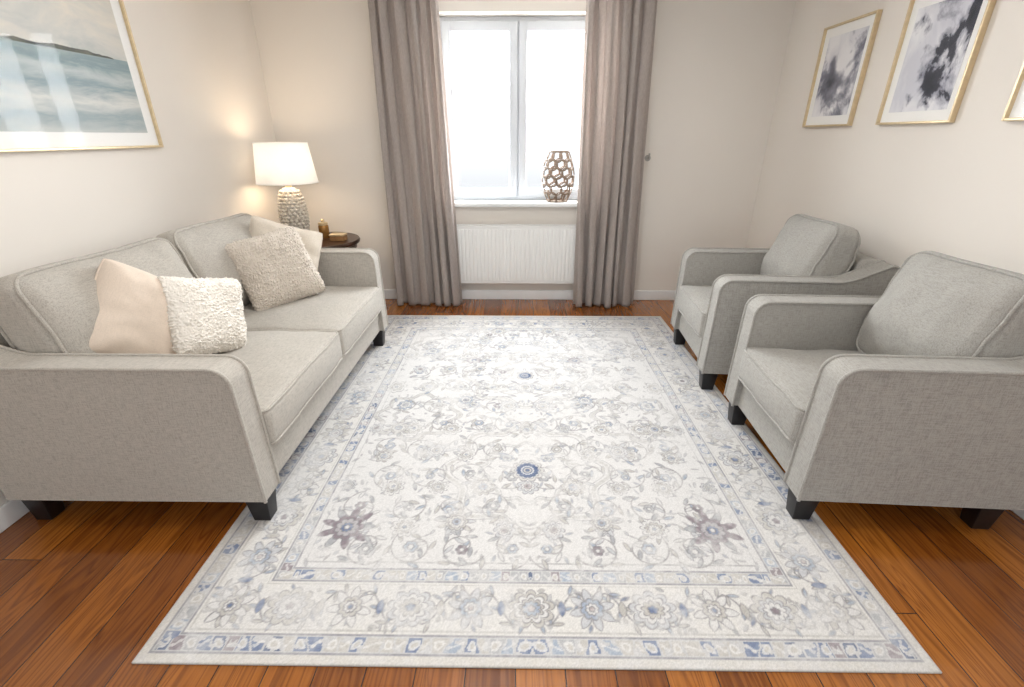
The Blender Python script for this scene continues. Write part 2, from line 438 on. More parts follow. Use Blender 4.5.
pal2=[[(1,PALE),(0.7,WHT),(0.45,BEI),(0.2,LBL)],[(1,BEI),(0.75,srgb(206,203,198)),(0.45,LBL),(0.2,MAU)],[(1,LBL),(0.7,WHT),(0.42,GRY),(0.2,BLU)],[(1,MAU),(0.72,srgb(170,165,167)),(0.4,BLU),(0.2,WHT)],[(1,PALE),(0.66,WHT),(0.4,PINK),(0.2,MAU)],[(1,WHT),(0.7,BEI),(0.45,WHT),(0.2,LBL)]]
for r_ in range(10):
    y=-1.05+r_*0.235+0.09
    for c_ in range(5):
        x=0.0+c_*0.205+(0.0 if r_%2 else 0.10)
        if x>0.82: continue
        p=pal2[[0,5,1,5,2,0,4,0,5,1][rs.randint(10)]]
        flower(x,y+rs.uniform(-0.02,0.02),0.036+0.032*rs.rand(),[8,10,7][rs.randint(3)],rs.rand(),p,stretch=rs.uniform(0.8,1.25),ang=rs.rand()*0.5,lw=0.0045,depth=0.36)
bigp=((0.745,-0.965,0.10,3),(0.30,-0.93,0.07,1),(0.46,-0.45,0.075,0),(0.70,-0.25,0.075,1),(0.36,0.60,0.08,3),(0.68,0.75,0.08,2),(0.3,1.0,0.06,1),(0.36,0.05,0.07,2))
for (x,y,R,p) in bigp:
    for q in range(9):
        an=q*2*math.pi/9+0.3; leaf(x+R*0.8*math.cos(an),y+R*0.8*math.sin(an),R*0.75,R*0.34,an,[MAU,GRY,MAU][q%3] if R>0.09 else [GRY,PALE,BEI][q%3],al=0.9)
    flower(x,y,R*0.72,9,0.3,pal2[p])
prot=np.zeros_like(XX)
for (x,y,R,pr) in ((0,-0.60,0.055,0.9),(0,0.37,0.042,0.4)):
    flower(x,y,R*1.5,10,0,[(1,srgb(200,197,192)),(0.78,WHT)])
    flower(x,y,R,14,0,[(1,NAVY),(0.86,BLU),(0.70,WHT),(0.46,BEI),(0.2,BLU)],outline=NAVY,depth=0.12)
    prot=np.maximum(prot,np.clip(1.4-np.hypot(XX-x,YY-y)/(R*1.1),0,1)*pr)
prot=np.maximum(prot,np.clip(1.4-np.hypot(XX-0.745,YY+0.965)/0.1,0,1)*0.4)
prot=np.maximum(prot,((E>0.03)&(E<0.096)|(E>0.289)&(E<0.346))*0.4)
prot=np.maximum(prot,((E>=0.096)&(E<=0.289))*0.05)
Cf=np.concatenate([C[:,::-1],C],axis=1); PF=np.concatenate([prot[:,::-1],prot],axis=1); HH,WW=Cf.shape[:2]
d1=vnoise(HH,WW,44,1)*0.35+vnoise(HH,WW,13,2)*0.3+vnoise(HH,WW,4,4)*0.35
fade=np.clip((d1-0.24)*1.8,0.10,0.80)*(1-np.clip(PF,0,1)*0.85)
fade=fade[...,None]
Cf=Cf*(1-fade)+srgb(209,207,205)*fade
Cf*= (0.94+0.09*np.random.rand(HH,WW))[...,None]
Cl=np.where(Cf<=0.04045,Cf/12.92,((Cf+0.055)/1.055)**2.4)
RX,RY,RT=0.053,0.894+RL/2,0.007
gx=(np.arange(WW)+0.5)*STEP-WW*STEP/2; gy=(np.arange(HH)+0.5)*STEP-HH*STEP/2
gx[0]-=STEP/2; gx[-1]+=STEP/2; gy[0]-=STEP/2; gy[-1]+=STEP/2
GX,GY=np.meshgrid(gx,gy)
top=np.stack([GX,GY,np.full_like(GX,RT)],-1).reshape(-1,3)
idx=np.arange(HH*WW).reshape(HH,WW)
q=np.stack([idx[:-1,:-1],idx[:-1,1:],idx[1:,1:],idx[1:,:-1]],-1).reshape(-1,4)
per=np.concatenate([idx[0,:],idx[1:,-1],idx[-1,-2::-1],idx[-2:0:-1,0]])
skirt=top[per].copy(); skirt[:,2]=0.0005
o0=len(top); sk=np.arange(len(per))+o0
q2=np.stack([per,sk,np.roll(sk,-1),np.roll(per,-1)],-1)
V=np.concatenate([top,skirt]); F=np.concatenate([q,q2])
colr=np.ones((len(V),4)); colr[:o0,:3]=Cl.reshape(-1,3); colr[o0:,:3]=[lin(180),lin(172),lin(160)]
me=bpy.data.meshes.new('area_rug'); me.vertices.add(len(V)); me.vertices.foreach_set('co',V.ravel().astype(np.float32))
me.loops.add(F.size); me.loops.foreach_set('vertex_index',F.ravel().astype(np.int32))
me.polygons.add(len(F)); me.polygons.foreach_set('loop_start',(np.arange(len(F))*4).astype(np.int32))
me.update(calc_edges=True); me.validate()
ca=me.color_attributes.new('weave','FLOAT_COLOR','POINT'); ca.data.foreach_set('color',colr.ravel().astype(np.float32))
m,nt,b,_=new_mat('woven_rug')
at=nt.nodes.new('ShaderNodeAttribute'); at.attribute_name='weave'
v=coords(nt,(500,160,1)); n_=noise(nt,v,1,2); r_=ramp(nt,[(0.3,(0.92,0.92,0.92,1)),(0.7,(1.03,1.03,1.03,1))]); L(nt,n_,r_.inputs[0])
L(nt,mixc(nt,1.0,at.outputs['Color'],r_.outputs[0],'MULTIPLY'),b.inputs['Base Color'])
b.inputs['Roughness'].default_value=0.85; b.inputs['Sheen Weight'].default_value=0.05; b.inputs['Specular IOR Level'].default_value=0.15
bump(nt,b,n_,0.2,0.002)
me.materials.append(m)
rug=bpy.data.objects.new('area_rug',me); COL.objects.link(rug); rug.location=(RX,RY,0)
rug['label']='faded ivory and grey-blue oriental rug with floral border'; rug['category']='rug'

# ------------------------------------------------------------ seating
def arc(cx,cz,r,a0,a1,n):
    return [(cx+r*math.cos(a0+(a1-a0)*k/n),cz+r*math.sin(a0+(a1-a0)*k/n)) for k in range(n+1)]
def loop_rr(hx,hy,r,n=7,sub=10):
    pts=[]
    for (sx,sy,a0) in ((1,1,0),(-1,1,90),(-1,-1,180),(1,-1,270)):
        for k in range(n+1):
            an=(a0+90*k/n)*D2R; pts.append((sx*(hx-r)+abs(r)*math.cos(an),sy*(hy-r)+abs(r)*math.sin(an)))
    out=[]
    for i in range(len(pts)):
        p,q_=pts[i],pts[(i+1)%len(pts)]
        d=math.hypot(p[0]-q_[0],p[1]-q_[1]); m_=max(1,int(d/0.04))
        for k in range(m_): out.append((p[0]+(q_[0]-p[0])*k/m_,p[1]+(q_[1]-p[1])*k/m_))
    return out
def wob(p,s,a):
    return a*math.sin(p[0]*s+1.3+p[2]*s*0.7)*math.cos(p[1]*s*1.1+0.4)
def build_seating(name,W,D,nseat,mat,loc,rz,label,cat,arm_t=0.12,ft=0.0,rear=0.16,**props):
    root=empty(name,loc,label,cat,rz,**props)
    hx=D/2; AZ=0.728; z0=0.14
    fr=arc(hx-0.082,AZ-0.07,0.07,0,math.pi/2,8)
    rise=[]
    xs0=-hx+0.30; x1=-hx+0.03; RS=0.10
    for k in range(1,13):
        t=k/12; s_=t*t*(3-2*t)*0.5+t*t*0.5; rise.append((xs0+(x1-xs0)*t,AZ+RS*s_))
    back=arc(-hx+0.03,AZ+RS-0.03,0.03,math.pi/2,math.pi,4)[1:]
    prof=[(hx,z0)]+fr+rise+back+[(-hx+0.04,z0)]
    for sgn in (-1,1):
        y0=sgn*W/2; y1=sgn*(W/2-arm_t); ya,yb=min(y0,y1),max(y0,y1)
        mb=MB(); mb.profile(prof,ya,yb,0.009)
        pts=prof[:-1]
        dense=[]
        for i in range(len(pts)-1):
            p,q_=pts[i],pts[i+1]; n=max(1,int(math.hypot(p[0]-q_[0],p[1]-q_[1])/0.05))
            for k in range(n): dense.append((p[0]+(q_[0]-p[0])*k/n,p[1]+(q_[1]-p[1])*k/n))
        dense.append(pts[-1])
        for yy in (ya+0.002,yb-0.002):
            mb.tube([(x,yy,z) for x,z in dense],0.0072,False,8)
        mb.tube([(prof[0][0],ya+0.004 if sgn<0 else yb-0.004,z0+0.006),(-hx+0.04,ya+0.004 if sgn<0 else yb-0.004,z0+0.006)],0.0055,False,6)
        mb.obj('armrest',mat,parent=root,wn=True,angle=50)
    iw=W-2*arm_t
    mb=MB(); mb.rbox((0.02,0,0.235),(D-0.09,iw+0.01,0.19),0.012,6,3)
    mb.obj('seat_frame',mat,parent=root)
    mb=MB()
    def lean(p,h):
        return (p.x-(p.z/h[2])*0.055,p.y,p.z)
    mb.rbox((-hx+0.125,0,0.485),(0.13,iw+0.01,0.69),0.03,4,4,deform=lean)
    mb.obj('back_frame',mat,parent=root)
    cw=iw/nseat; fx=hx+0.015; bx=-hx+0.22; ch=0.165
    def wr(p,s=7,a=0.006):
        return a*mnoise.noise(Vector((p[0]*s,p[1]*s,p[2]*s)))+a*0.5*mnoise.noise(Vector((p[0]*s*2.3+5,p[1]*s*2.3,p[2]*s*2.3)))
    for k in range(nseat):
        cy=-iw/2+cw*(k+0.5); sx=fx-bx; sy=cw-0.006
        def crown(p,h,cy=cy):
            u=p.x/h[0]; w=p.y/h[1]; z=p.z
            f=max(0,(1-abs(u)**2.6))*max(0,(1-abs(w)**2.6))
            if z>0: z+=0.040*f*(z/h[2])
            x=p.x+(0.018*(1-w*w)*(1-(p.z/h[2])**2) if p.x>0 else 0)
            return (x,p.y,z+wob((p.x+cy,p.y,0),9,0.0025)+wr((p.x,p.y+cy,0)))
        c=((fx+bx)/2,cy,0.322+ch/2)
        mb=MB(); mb.rbox(c,(sx,sy,ch),0.026,18,4,deform=crown)
        for sg in (1,-1):
            lp=[]
            for (x,y) in loop_rr(sx/2-0.003,sy/2-0.003,0.035):
                p=crown(Vector((x,y,sg*(ch/2-0.007))),(sx/2,sy/2,ch/2)); lp.append((p[0]+c[0],p[1]+c[1],p[2]+c[2]))
            mb.tube(lp,0.0066,True,8)
        mb.obj('seat_cushion',mat,parent=root)
    bh=0.54; bt=0.20; tilt=-15*D2R
    for k in range(nseat):
        cy=-iw/2+cw*(k+0.5); sy=cw-0.004
        def puff(p,h,cy=cy):
            w=p.y/h[1]; v_=p.z/h[2]
            f=max(0,(1-abs(w)**2.2))*max(0,(1-abs(v_)**2.0))
            x=p.x*(0.62+0.38*max(0,1-abs(v_)**2.5)) + (0.075*f if p.x>0 else -0.01*f)*abs(p.x)/h[0]
            z=p.z+((-0.006*(1-w*w)-0.012*abs(w)**6) if p.z>0 else 0)
            yy=p.y*(1-0.012*(1-v_*v_)-(0.03*max(0,v_)**6))
            return (x+wob((0,p.y+cy,p.z),8,0.005)+wr((0,p.y+cy+3,p.z),6,0.016),yy,z+0.005*math.sin(7*(p.y+cy)))
        T=Matrix.Translation((-hx+0.285,cy,0.476+bh/2))@Matrix.Rotation(tilt,4,'Y')
        mb=MB(); mb.rbox((0,0,0),(bt,sy,bh),0.055,22,6,deform=puff,T=T)
        for sg in (1,-1):
            lp=[]
            for (y,z) in loop_rr(sy/2-0.012,bh/2-0.012,0.06):
                p=puff(Vector((sg*(bt/2-0.013),y,z)),(bt/2,sy/2,bh/2)); lp.append(T@Vector((p[0],p[1],p[2])))
            mb.tube(lp,0.0066,True,8)
        mb.obj('back_cushion',mat,parent=root)
    for sx in (1,-1):
        for sy in (1,-1):
            zb=ft if sx>0 else 0.0
            cx=sx*(hx-0.06) if sx>0 else -hx+rear; cy=sy*(W/2-0.07)
            def tap(p,h):
                t=(p.z/h[2]+1)/2; s_=0.72+0.28*t
                return (p.x*s_,p.y*s_,p.z)
            mb=MB(); mb.rbox((cx,cy,(zb+0.145)/2),(0.095,0.085,0.145-zb),0.004,1,2,deform=tap)
            mb.obj('leg',M_leg,parent=root,label='black tapered block foot')
    return root
S0,S1=1.43,3.34
sofa=build_seating('sofa',S1-S0,1.08,2,M_sofa,(-1.535,(S0+S1)/2,0),0.0,'light grey linen two-seat sofa with piping and black feet','sofa',ft=RT,rear=0.10)
ch1=build_seating('armchair',0.84,0.93,1,M_chair,(1.612,1.86,0),math.pi-3*D2R,'grey woven armchair with piped cushions beside the rug edge','armchair',ft=RT,group='matching grey armchairs')
ch2=copy_thing(ch1,(1.63,2.945,0),math.pi-4*D2R)

# ------------------------------------------------------------ pillows
def build_pillow(name,S,T,center,n,roll,mat,label,shag=0.0,sfreq=60,G=64,welt=True,sx=1.0,crease=0.012):
    n=Vector(n).normalized(); up=Vector((0,0,1)); up=(up-n*up.dot(n)).normalized()
    xa=up.cross(n).normalized()
    R=Matrix((xa,up,n)).transposed().to_4x4()@Matrix.Rotation(roll,4,'Z')
    mb=MB(); vs=[];fs=[]
    rsn=np.random.RandomState(int(abs(center[1])*100))
    ph=rsn.rand(4)*6; off=rsn.rand()*50
    def P(u,v,side,sh=0.0):
        cor=1-0.08*(abs(u)*abs(v))**4
        x=S/2*sx*u*(1-0.08*(1-v*v))*cor; y=S/2*v*(1-0.08*(1-u*u))*cor
        th=T/2*max(0,(1-u**4)*(1-v**4))**0.55
        e=max(abs(u),abs(v))
        cr=0.007*math.sin(12*math.atan2(v,u)+ph[2])*e**3*(1-e**8)
        q=Vector((x*7+off,y*7,side*2.0)); cr+=crease*mnoise.noise(q)*(1-e**6)+crease*0.5*mnoise.noise(q*2.3)*(1-e**6)
        z=side*(th+cr)+0.02*math.sin(2*u+ph[3])*v
        p=Vector((x,y,z))
        if sh:
            q=Vector((x*sfreq+off,y*sfreq,z*sfreq*0.7))
            w=abs(mnoise.noise(q))*1.6+0.5*mnoise.noise(q*2.1)
            d=Vector((0.5*mnoise.noise(q*1.3+Vector((9,0,0))),0.5*mnoise.noise(q*1.3+Vector((0,9,0)))-0.15,side*max(0.0,1-e**10)))
            rim=Vector((u if abs(u)>0.9 else 0,v if abs(v)>0.9 else 0,0))*max(0,(e-0.9)/0.1)
            p+=(d+rim)*w*sh
        return p
    for side in (1,-1):
        o=len(vs)
        for i in range(G+1):
            for j in range(G+1):
                u=math.sin((i/G*2-1)*math.pi/2*0.8)/math.sin(math.pi/2*0.8); v_=math.sin((j/G*2-1)*math.pi/2*0.8)/math.sin(math.pi/2*0.8)
                vs.append(P(u,v_,side,shag))
        for i in range(G):
            for j in range(G):
                f=(o+i*(G+1)+j,o+(i+1)*(G+1)+j,o+(i+1)*(G+1)+j+1,o+i*(G+1)+j+1)
                fs.append(f if side>0 else tuple(reversed(f)))
    mb.add(vs,fs)
    if welt:
        lp=[]
        for t in np.linspace(-1,1,40)[:-1]: lp.append(P(t,-1,1))
        for t in np.linspace(-1,1,40)[:-1]: lp.append(P(1,t,1))
        for t in np.linspace(1,-1,40)[:-1]: lp.append(P(t,1,1))
        for t in np.linspace(1,-1,40)[:-1]: lp.append(P(-1,t,1))
        mb.tube(lp,0.0045,True,6)
    o=mb.obj(name,mat,angle=180 if shag else 80); 
    o.matrix_world=Matrix.Translation(center)@R
    o['label']=label; o['category']='pillow'
    return o
M_p1=mat_fabric('cream_cotton',rgb(220,204,188),dark=0.93,light=1.04,bstr=0.15)
M_p2=mat_fabric('white_tufted_cotton',rgb(236,230,221),dark=0.95,light=1.03,bstr=0.2)
M_p3=mat_fabric('taupe_shaggy_wool',rgb(214,204,192),dark=0.94,light=1.05,bstr=0.3)
M_p4=mat_fabric('beige_linen',rgb(214,203,188),dark=0.9,light=1.05,bstr=0.2)
build_pillow('throw_pillow',0.45,0.22,(-1.62,1.88,0.725),(0.88,-0.38,0.28),-0.70,M_p1,'smooth cream cotton pillow leaning against the sofa back')
build_pillow('throw_pillow',0.375,0.17,(-1.445,2.03,0.705),(0.93,-0.22,0.30),-0.34,M_p2,'white fluffy tufted pillow leaning on the cream pillow',shag=0.010,sfreq=80,G=190,welt=False)
build_pillow('throw_pillow',0.46,0.18,(-1.48,2.80,0.72),(0.66,-0.64,0.34),0.16,M_p3,'fluffy taupe pillow in front of a beige pillow',shag=0.012,sfreq=85,G=200,welt=False)
build_pillow('throw_pillow',0.46,0.15,(-1.53,3.02,0.745),(0.60,-0.72,0.33),-0.38,M_p4,'plain beige linen pillow behind the fluffy pillow')

# ------------------------------------------------------------ side table, lamp, trinkets
TX,TY,TZ=-1.71,3.96,0.67
tab=empty('side_table',(TX,TY,0),'round dark walnut side table in the room corner','table')
mb=MB(); mb.lathe([(0.0,0.59),(0.31,0.59),(0.33,0.595),(0.33,0.627),(0.345,0.633),(0.358,0.640),(0.362,0.655),(0.355,0.67),(0.0,0.67)],seg=64,cap=False); mb.obj('table_top',M_dark,parent=tab)
mb=MB(); mb.lathe([(0.0,0.14),(0.05,0.14),(0.06,0.17),(0.045,0.22),(0.03,0.27),(0.045,0.34),(0.05,0.4),(0.03,0.46),(0.035,0.52),(0.08,0.59),(0.08,0.601),(0,0.601)],seg=32,cap=False); mb.obj('pedestal',M_dark,parent=tab)
for k in range(3):
    an=k*2*math.pi/3+0.5; pts=[];rr=[]
    for t in np.linspace(0,1,10):
        r=0.03+0.24*t; z=0.18*(1-t)**1.6+0.018+0.02*math.sin(t*3.14); pts.append((r*math.cos(an),r*math.sin(an),z)); rr.append(0.024-0.008*t)
    mb=MB(); mb.tube(pts,rr,False,10); mb.obj('leg',M_dark,parent=tab)
LX,LY=-1.81,3.86
lamp=empty('table_lamp',(LX,LY,TZ),'table lamp with beaded ceramic base and glowing white drum shade','lamp')
def mat_beads():
    m,nt,b,_=new_mat('ribbed_bead_ceramic'); v=coords(nt); n=noise(nt,v,60,3)
    r=ramp(nt,[(0.3,rgb(172,162,148)),(0.6,rgb(224,217,206))]); L(nt,n,r.inputs[0]); L(nt,r.outputs[0],b.inputs['Base Color']); b.inputs['Roughness'].default_value=0.45; return m
M_bead=mat_beads()
mb=MB()
prof=[(0.0,0.0),(0.07,0.0),(0.078,0.01),(0.088,0.06),(0.100,0.14),(0.104,0.2),(0.100,0.27),(0.090,0.34),(0.074,0.39),(0.050,0.425),(0.02,0.432),(0.0,0.432)]
mb.lathe([(r*0.93,z) for r,z in prof],seg=48,cap=False)
def rad(z):
    for (r0,z0),(r1,z1) in zip(prof[1:-1],prof[2:-1]):
        if z0<=z<=z1: return r0+(r1-r0)*(z-z0)/max(1e-6,(z1-z0))
    return 0.05
ico=bmesh.new(); bmesh.ops.create_icosphere(ico,subdivisions=2,radius=1); IV_=[v.co.copy() for v in ico.verts]; ico.verts.index_update(); IF_=[[v.index for v in f.verts] for f in ico.faces]; ico.free()
z=0.02; row=0
while z<0.42:
    r=rad(z)*0.96; n=max(8,int(2*math.pi*r/0.033))
    for k in range(n):
        an=2*math.pi*(k+0.5*(row%2))/n; br=0.0145
        c=Vector((r*math.cos(an),r*math.sin(an),z)); mb.add([c+q_*br for q_ in IV_],IF_)
    z+=0.027; row+=1
mb.obj('lamp_base',M_bead,parent=lamp,label='pale beaded ceramic base')
mb=MB(); mb.lathe([(0.0,0.43),(0.025,0.43),(0.025,0.45),(0.012,0.455),(0.012,0.56),(0,0.56)],seg=20,cap=False)
mb.obj('lamp_neck',M_gold,parent=lamp)
m,nt,b,out=new_mat('lamp_shade_linen')
v=coords(nt,(300,300,80)); n_=noise(nt,v,1,2); r_=ramp(nt,[(0.3,rgb(240,238,234)),(0.7,rgb(248,246,243))]); L(nt,n_,r_.inputs[0]); L(nt,r_.outputs[0],b.inputs['Base Color']); b.inputs['Roughness'].default_value=0.9
tr=nt.nodes.new('ShaderNodeBsdfTranslucent'); tr.inputs[0].default_value=(0.88,0.91,0.96,1); mx=nt.nodes.new('ShaderNodeMixShader'); mx.inputs[0].default_value=0.42
L(nt,b.outputs[0],mx.inputs[1]); L(nt,tr.outputs[0],mx.inputs[2]); L(nt,mx.outputs[0],out.inputs[0]); M_shade=m
mb=MB(); zb,zt=0.465,0.755; rb,rt=0.226,0.190
mb.lathe([(rb,zb),(rt,zt),(rt-0.003,zt),(rb-0.003,zb),(rb,zb)],seg=64,cap=False)
for r,z_ in ((rb,zb),(rt,zt)): mb.tube([(r*math.cos(t),r*math.sin(t),z_) for t in np.linspace(0,2*math.pi,64,endpoint=False)],0.003,True,6)
for k in range(3):
    an=k*2.094; mb.tube([(0,0,0.74),(rt*math.cos(an),rt*math.sin(an),zt-0.01)],0.002,False,5)
mb.tube([(0,0,0.55),(0,0,0.745)],0.003,False,6)
mb.obj('lamp_shade',M_shade,parent=lamp,label='white fabric drum shade',angle=60)
m,nt,b,out=new_mat('bulb_glow'); em=nt.nodes.new('ShaderNodeEmission'); em.inputs[0].default_value=(1,0.80,0.58,1); em.inputs[1].default_value=6; L(nt,em.outputs[0],out.inputs[0])
mb=MB(); mb.lathe([(0,0.555),(0.015,0.56),(0.03,0.59),(0.032,0.61),(0.02,0.64),(0,0.645)],seg=16,cap=False); mb.obj('bulb',m,parent=lamp)
ld=bpy.data.lights.new('bulb_light','POINT'); ld.energy=9; ld.color=(1,0.79,0.56); ld.shadow_soft_size=0.15
lo=bpy.data.objects.new('bulb_light',ld); COL.objects.link(lo); lo.parent=lamp; lo.location=(0,0,0.605)

M_amber=mat_plain('amber_brass',rgb(160,116,62),0.25,0.4,var=0.2)
jar=empty('candle_jar',(-1.655,4.03,TZ),'small amber candle jar with gold lid on the side table','candle')
mb=MB(); mb.lathe([(0,0),(0.038,0),(0.042,0.005),(0.042,0.10),(0.036,0.11),(0,0.11)],seg=28,cap=False); mb.obj('jar',M_amber,parent=jar)
mb=MB(); mb.lathe([(0,0.11),(0.039,0.11),(0.039,0.128),(0.012,0.132),(0.010,0.140),(0.016,0.150),(0.010,0.158),(0,0.16)],seg=28,cap=False); mb.obj('lid',M_gold,parent=jar)
M_box=mat_plain('carved_wood',rgb(150,112,72),0.5,var=0.25,scale=25)
bx=empty('trinket_box',(-1.50,3.93,TZ),'small carved wooden box with gold band on the side table','box')
mb=MB(); mb.box((-0.06,-0.045,0),(0.06,0.045,0.04),0.005); mb.obj('box_body',M_box,parent=bx)
mb=MB(); mb.box((-0.063,-0.048,0.04),(0.063,0.048,0.056),0.006); mb.obj('box_lid',M_gold,parent=bx)

# ------------------------------------------------------------ curtains
def mat_curtain():
    m,nt,b,out=new_mat('taupe_curtain_linen')
    v=coords(nt,(300,300,40)); n=noise(nt,v,1,2)
    r=ramp(nt,[(0.3,rgb(184,173,166)),(0.7,rgb(202,192,185))]); L(nt,n,r.inputs[0]); L(nt,r.outputs[0],b.inputs['Base Color']); b.inputs['Roughness'].default_value=0.6
    b.inputs['Sheen Weight'].default_value=0.4
    t=nt.nodes.new('ShaderNodeBsdfTranslucent'); L(nt,r.outputs[0],t.inputs[0])
    mx=nt.nodes.new('ShaderNodeMixShader'); mx.inputs[0].default_value=0.42; L(nt,b.outputs[0],mx.inputs[1]); L(nt,t.outputs[0],mx.inputs[2]); L(nt,mx.outputs[0],out.inputs[0])
    bump(nt,b,n,0.15,0.002)
    return m
M_cur=mat_curtain()
def curtain(xt0,xt1,xb0,xb1,seed,label,NP=6):
    rsn=np.random.RandomState(seed); nu,nv=280,80; zt=2.50; y0=4.20
    vs=[];fs=[]
    wts=rsn.uniform(0.5,1.5,NP); cum=np.concatenate([[0],np.cumsum(wts)])/wts.sum()
    wb=wts*rsn.uniform(0.65,1.4,NP); cumb=np.concatenate([[0],np.cumsum(wb)])/wb.sum()
    amp=rsn.uniform(0.4,1.2,NP*2+2); amp2=rsn.uniform(0.5,1.3,NP*2+2); ph1=rsn.rand(12)*6.28
    for j in range(nv+1):
        z=zt+(0.010-zt)*j/nv; t=j/nv
        cc=cum*(1-t)+cumb*t
        for i in range(nu+1):
            u=i/nu; k=min(NP-1,int(np.searchsorted(cc,u,side='right')-1)); f=(u-cc[k])/(cc[k+1]-cc[k])
            ph=2*math.pi*f
            x0=xt0+(xb0-xt0)*t; x1=xt1+(xb1-xt1)*t
            A=(0.036+0.018*t)*((amp[k]*(1-f)+amp[k+1]*f)*(1-t)+(amp2[k]*(1-f)+amp2[k+1]*f)*t)
            x=x0+(x1-x0)*u+0.014*math.sin(2*ph)+0.014*t*math.sin(9*u+4*t+ph1[0])*math.sin(math.pi*u)
            y=y0+A*math.cos(ph+0.7*math.sin(3*t+k))+0.013*math.sin(13*u+ph1[1]+4*t)*(0.3+t)+0.006*math.sin(31*u+ph1[2]-6*t)
            if t>0.93: y+=0.014*math.sin(20*u+ph1[3])*(t-0.93)/0.07
            vs.append((x,min(y,4.262),z))
    for j in range(nv):
        for i in range(nu):
            a_=j*(nu+1)+i; fs.append((a_,a_+1,a_+nu+2,a_+nu+1))
    mb=MB(); mb.add(vs,fs); o=mb.obj('curtain',M_cur,angle=80)
    md=o.modifiers.new('s','SOLIDIFY'); md.thickness=0.002
    o['label']=label; o['category']='curtain'; o['group']='window curtains'
curtain(-1.125,-0.605,-1.14,-0.52,21,'long taupe linen curtain hanging in pleats beside the window')
curtain(0.505,1.03,0.53,1.10,12,'long taupe linen curtain hanging in pleats beside the window')
rod=empty('curtain_rod',(0,4.20,2.53),'slim metal curtain rod above the window','curtain rod')
mb=MB(); mb.tube([(-1.25,0,0),(1.25,0,0)],0.012,False,12); mb.obj('rod',M_gold,parent=rod)
for sx in (-1.2,1.2):
    mb=MB(); mb.tube([(sx,0,0),(sx,0.20,0)],0.008,False,10); mb.obj('bracket',M_gold,parent=rod)
mb=MB(); mb.lathe([(0,0),(0.026,0),(0.026,0.008),(0,0.008)],seg=20,cap=False)
T=Matrix.Rotation(math.pi/2,4,'X'); mb.v=[tuple(T@Vector(p)) for p in mb.v]
mb.tube([(0,0,0),(0,-0.04,0),(0,-0.052,0.012),(0,-0.052,0.04)],0.008,False,8)
M_hook=mat_plain('satin_nickel',rgb(170,166,160),0.35,0.5)
hk=mb.obj('tieback_hook',M_hook,loc=(1.13,4.40,1.295)); hk['label']='small satin metal curtain tieback hook on the wall'; hk['category']='hook'

# ------------------------------------------------------------ radiator
rd=empty('radiator',(0.0,4.33,0),'white ribbed panel radiator under the window sill','radiator')
mb=MB()
rw=0.60; z0,z1=0.195,0.725
nr=34
mb.box((-rw,-0.050,z0),(rw,-0.044,z1),0.002); mb.box((-rw,0.03,z0),(rw,0.036,z1),0.002)
pw=(2*rw-0.03)/nr
for k in range(nr):
    xc=-rw+0.015+pw*(k+0.5); mb.box((xc-pw*0.37,-0.057,z0+0.025),(xc+pw*0.37,-0.048,z1-0.025),0.004)
mb.obj('panel',M_rad,parent=rd,angle=35)
mb=MB()
mb.box((-rw-0.003,-0.056,z0+0.01),(-rw+0.003,0.04,z1+0.004),0.002); mb.box((rw-0.003,-0.056,z0+0.01),(rw+0.003,0.04,z1+0.004),0.002)
mb.box((-rw,-0.056,z1-0.004),(rw,-0.046,z1+0.006),0.003); mb.box((-rw,0.03,z1-0.004),(rw,0.038,z1+0.006),0.003)
for k in range(60):
    x=-rw+0.01+k*(2*rw-0.02)/59; mb.box((x-0.003,-0.047,z1-0.003),(x+0.003,0.031,z1+0.001))
mb.obj('grille',M_rad,parent=rd)
mb=MB(); mb.tube([(0.64,-0.01,0.0),(0.64,-0.01,0.24),(0.60,-0.01,0.24)],0.009,False,10); mb.obj('pipe',M_rad,parent=rd)
for x in (-0.4,0.4):
    mb=MB(); mb.tube([(x,0.03,0.5),(x,0.068,0.5)],0.01,False,6); mb.obj('bracket',M_rad,parent=rd)

# ------------------------------------------------------------ vase (openwork)
M_wick=mat_plain('bronze_openwork',rgb(126,106,88),0.5,0.0,var=0.2,scale=30)
mb=MB(); VH=0.43
def vr(z):
    t=min(1,max(0,z/VH)); return 0.052+0.090*math.sin(math.pi*(0.10+0.80*t**0.95))**0.95
def vpt(an,z): 
    r=vr(z); return Vector((r*math.cos(an),r*math.sin(an),z))
rows=6
for r_i in range(rows):
    zc=0.046+(VH-0.092)*r_i/(rows-1); rr=0.046; n=9
    for k in range(n):
        a0=2*math.pi*(k+0.5*(r_i%2))/n; pts=[]; ax_=math.pi/n*1.12
        for t in np.linspace(0,2*math.pi,28,endpoint=False):
            z_=min(VH-0.003,max(0.003,zc+rr*math.sin(t))); pts.append(vpt(a0+ax_*math.cos(t),z_))
        mb.tube(pts,0.0058,True,8)
for z_ in (0.006,VH-0.006): mb.tube([vpt(t,z_) for t in np.linspace(0,2*math.pi,48,endpoint=False)],0.009,True,8)
mb.lathe([(0,0),(vr(0),0),(vr(0),0.006),(0,0.006)],seg=32,cap=False)
va=mb.obj('vase',M_wick,loc=(0.360,4.44,0.924)); va['label']='bronze openwork vase of interlaced rings on the window sill'; va['category']='vase'

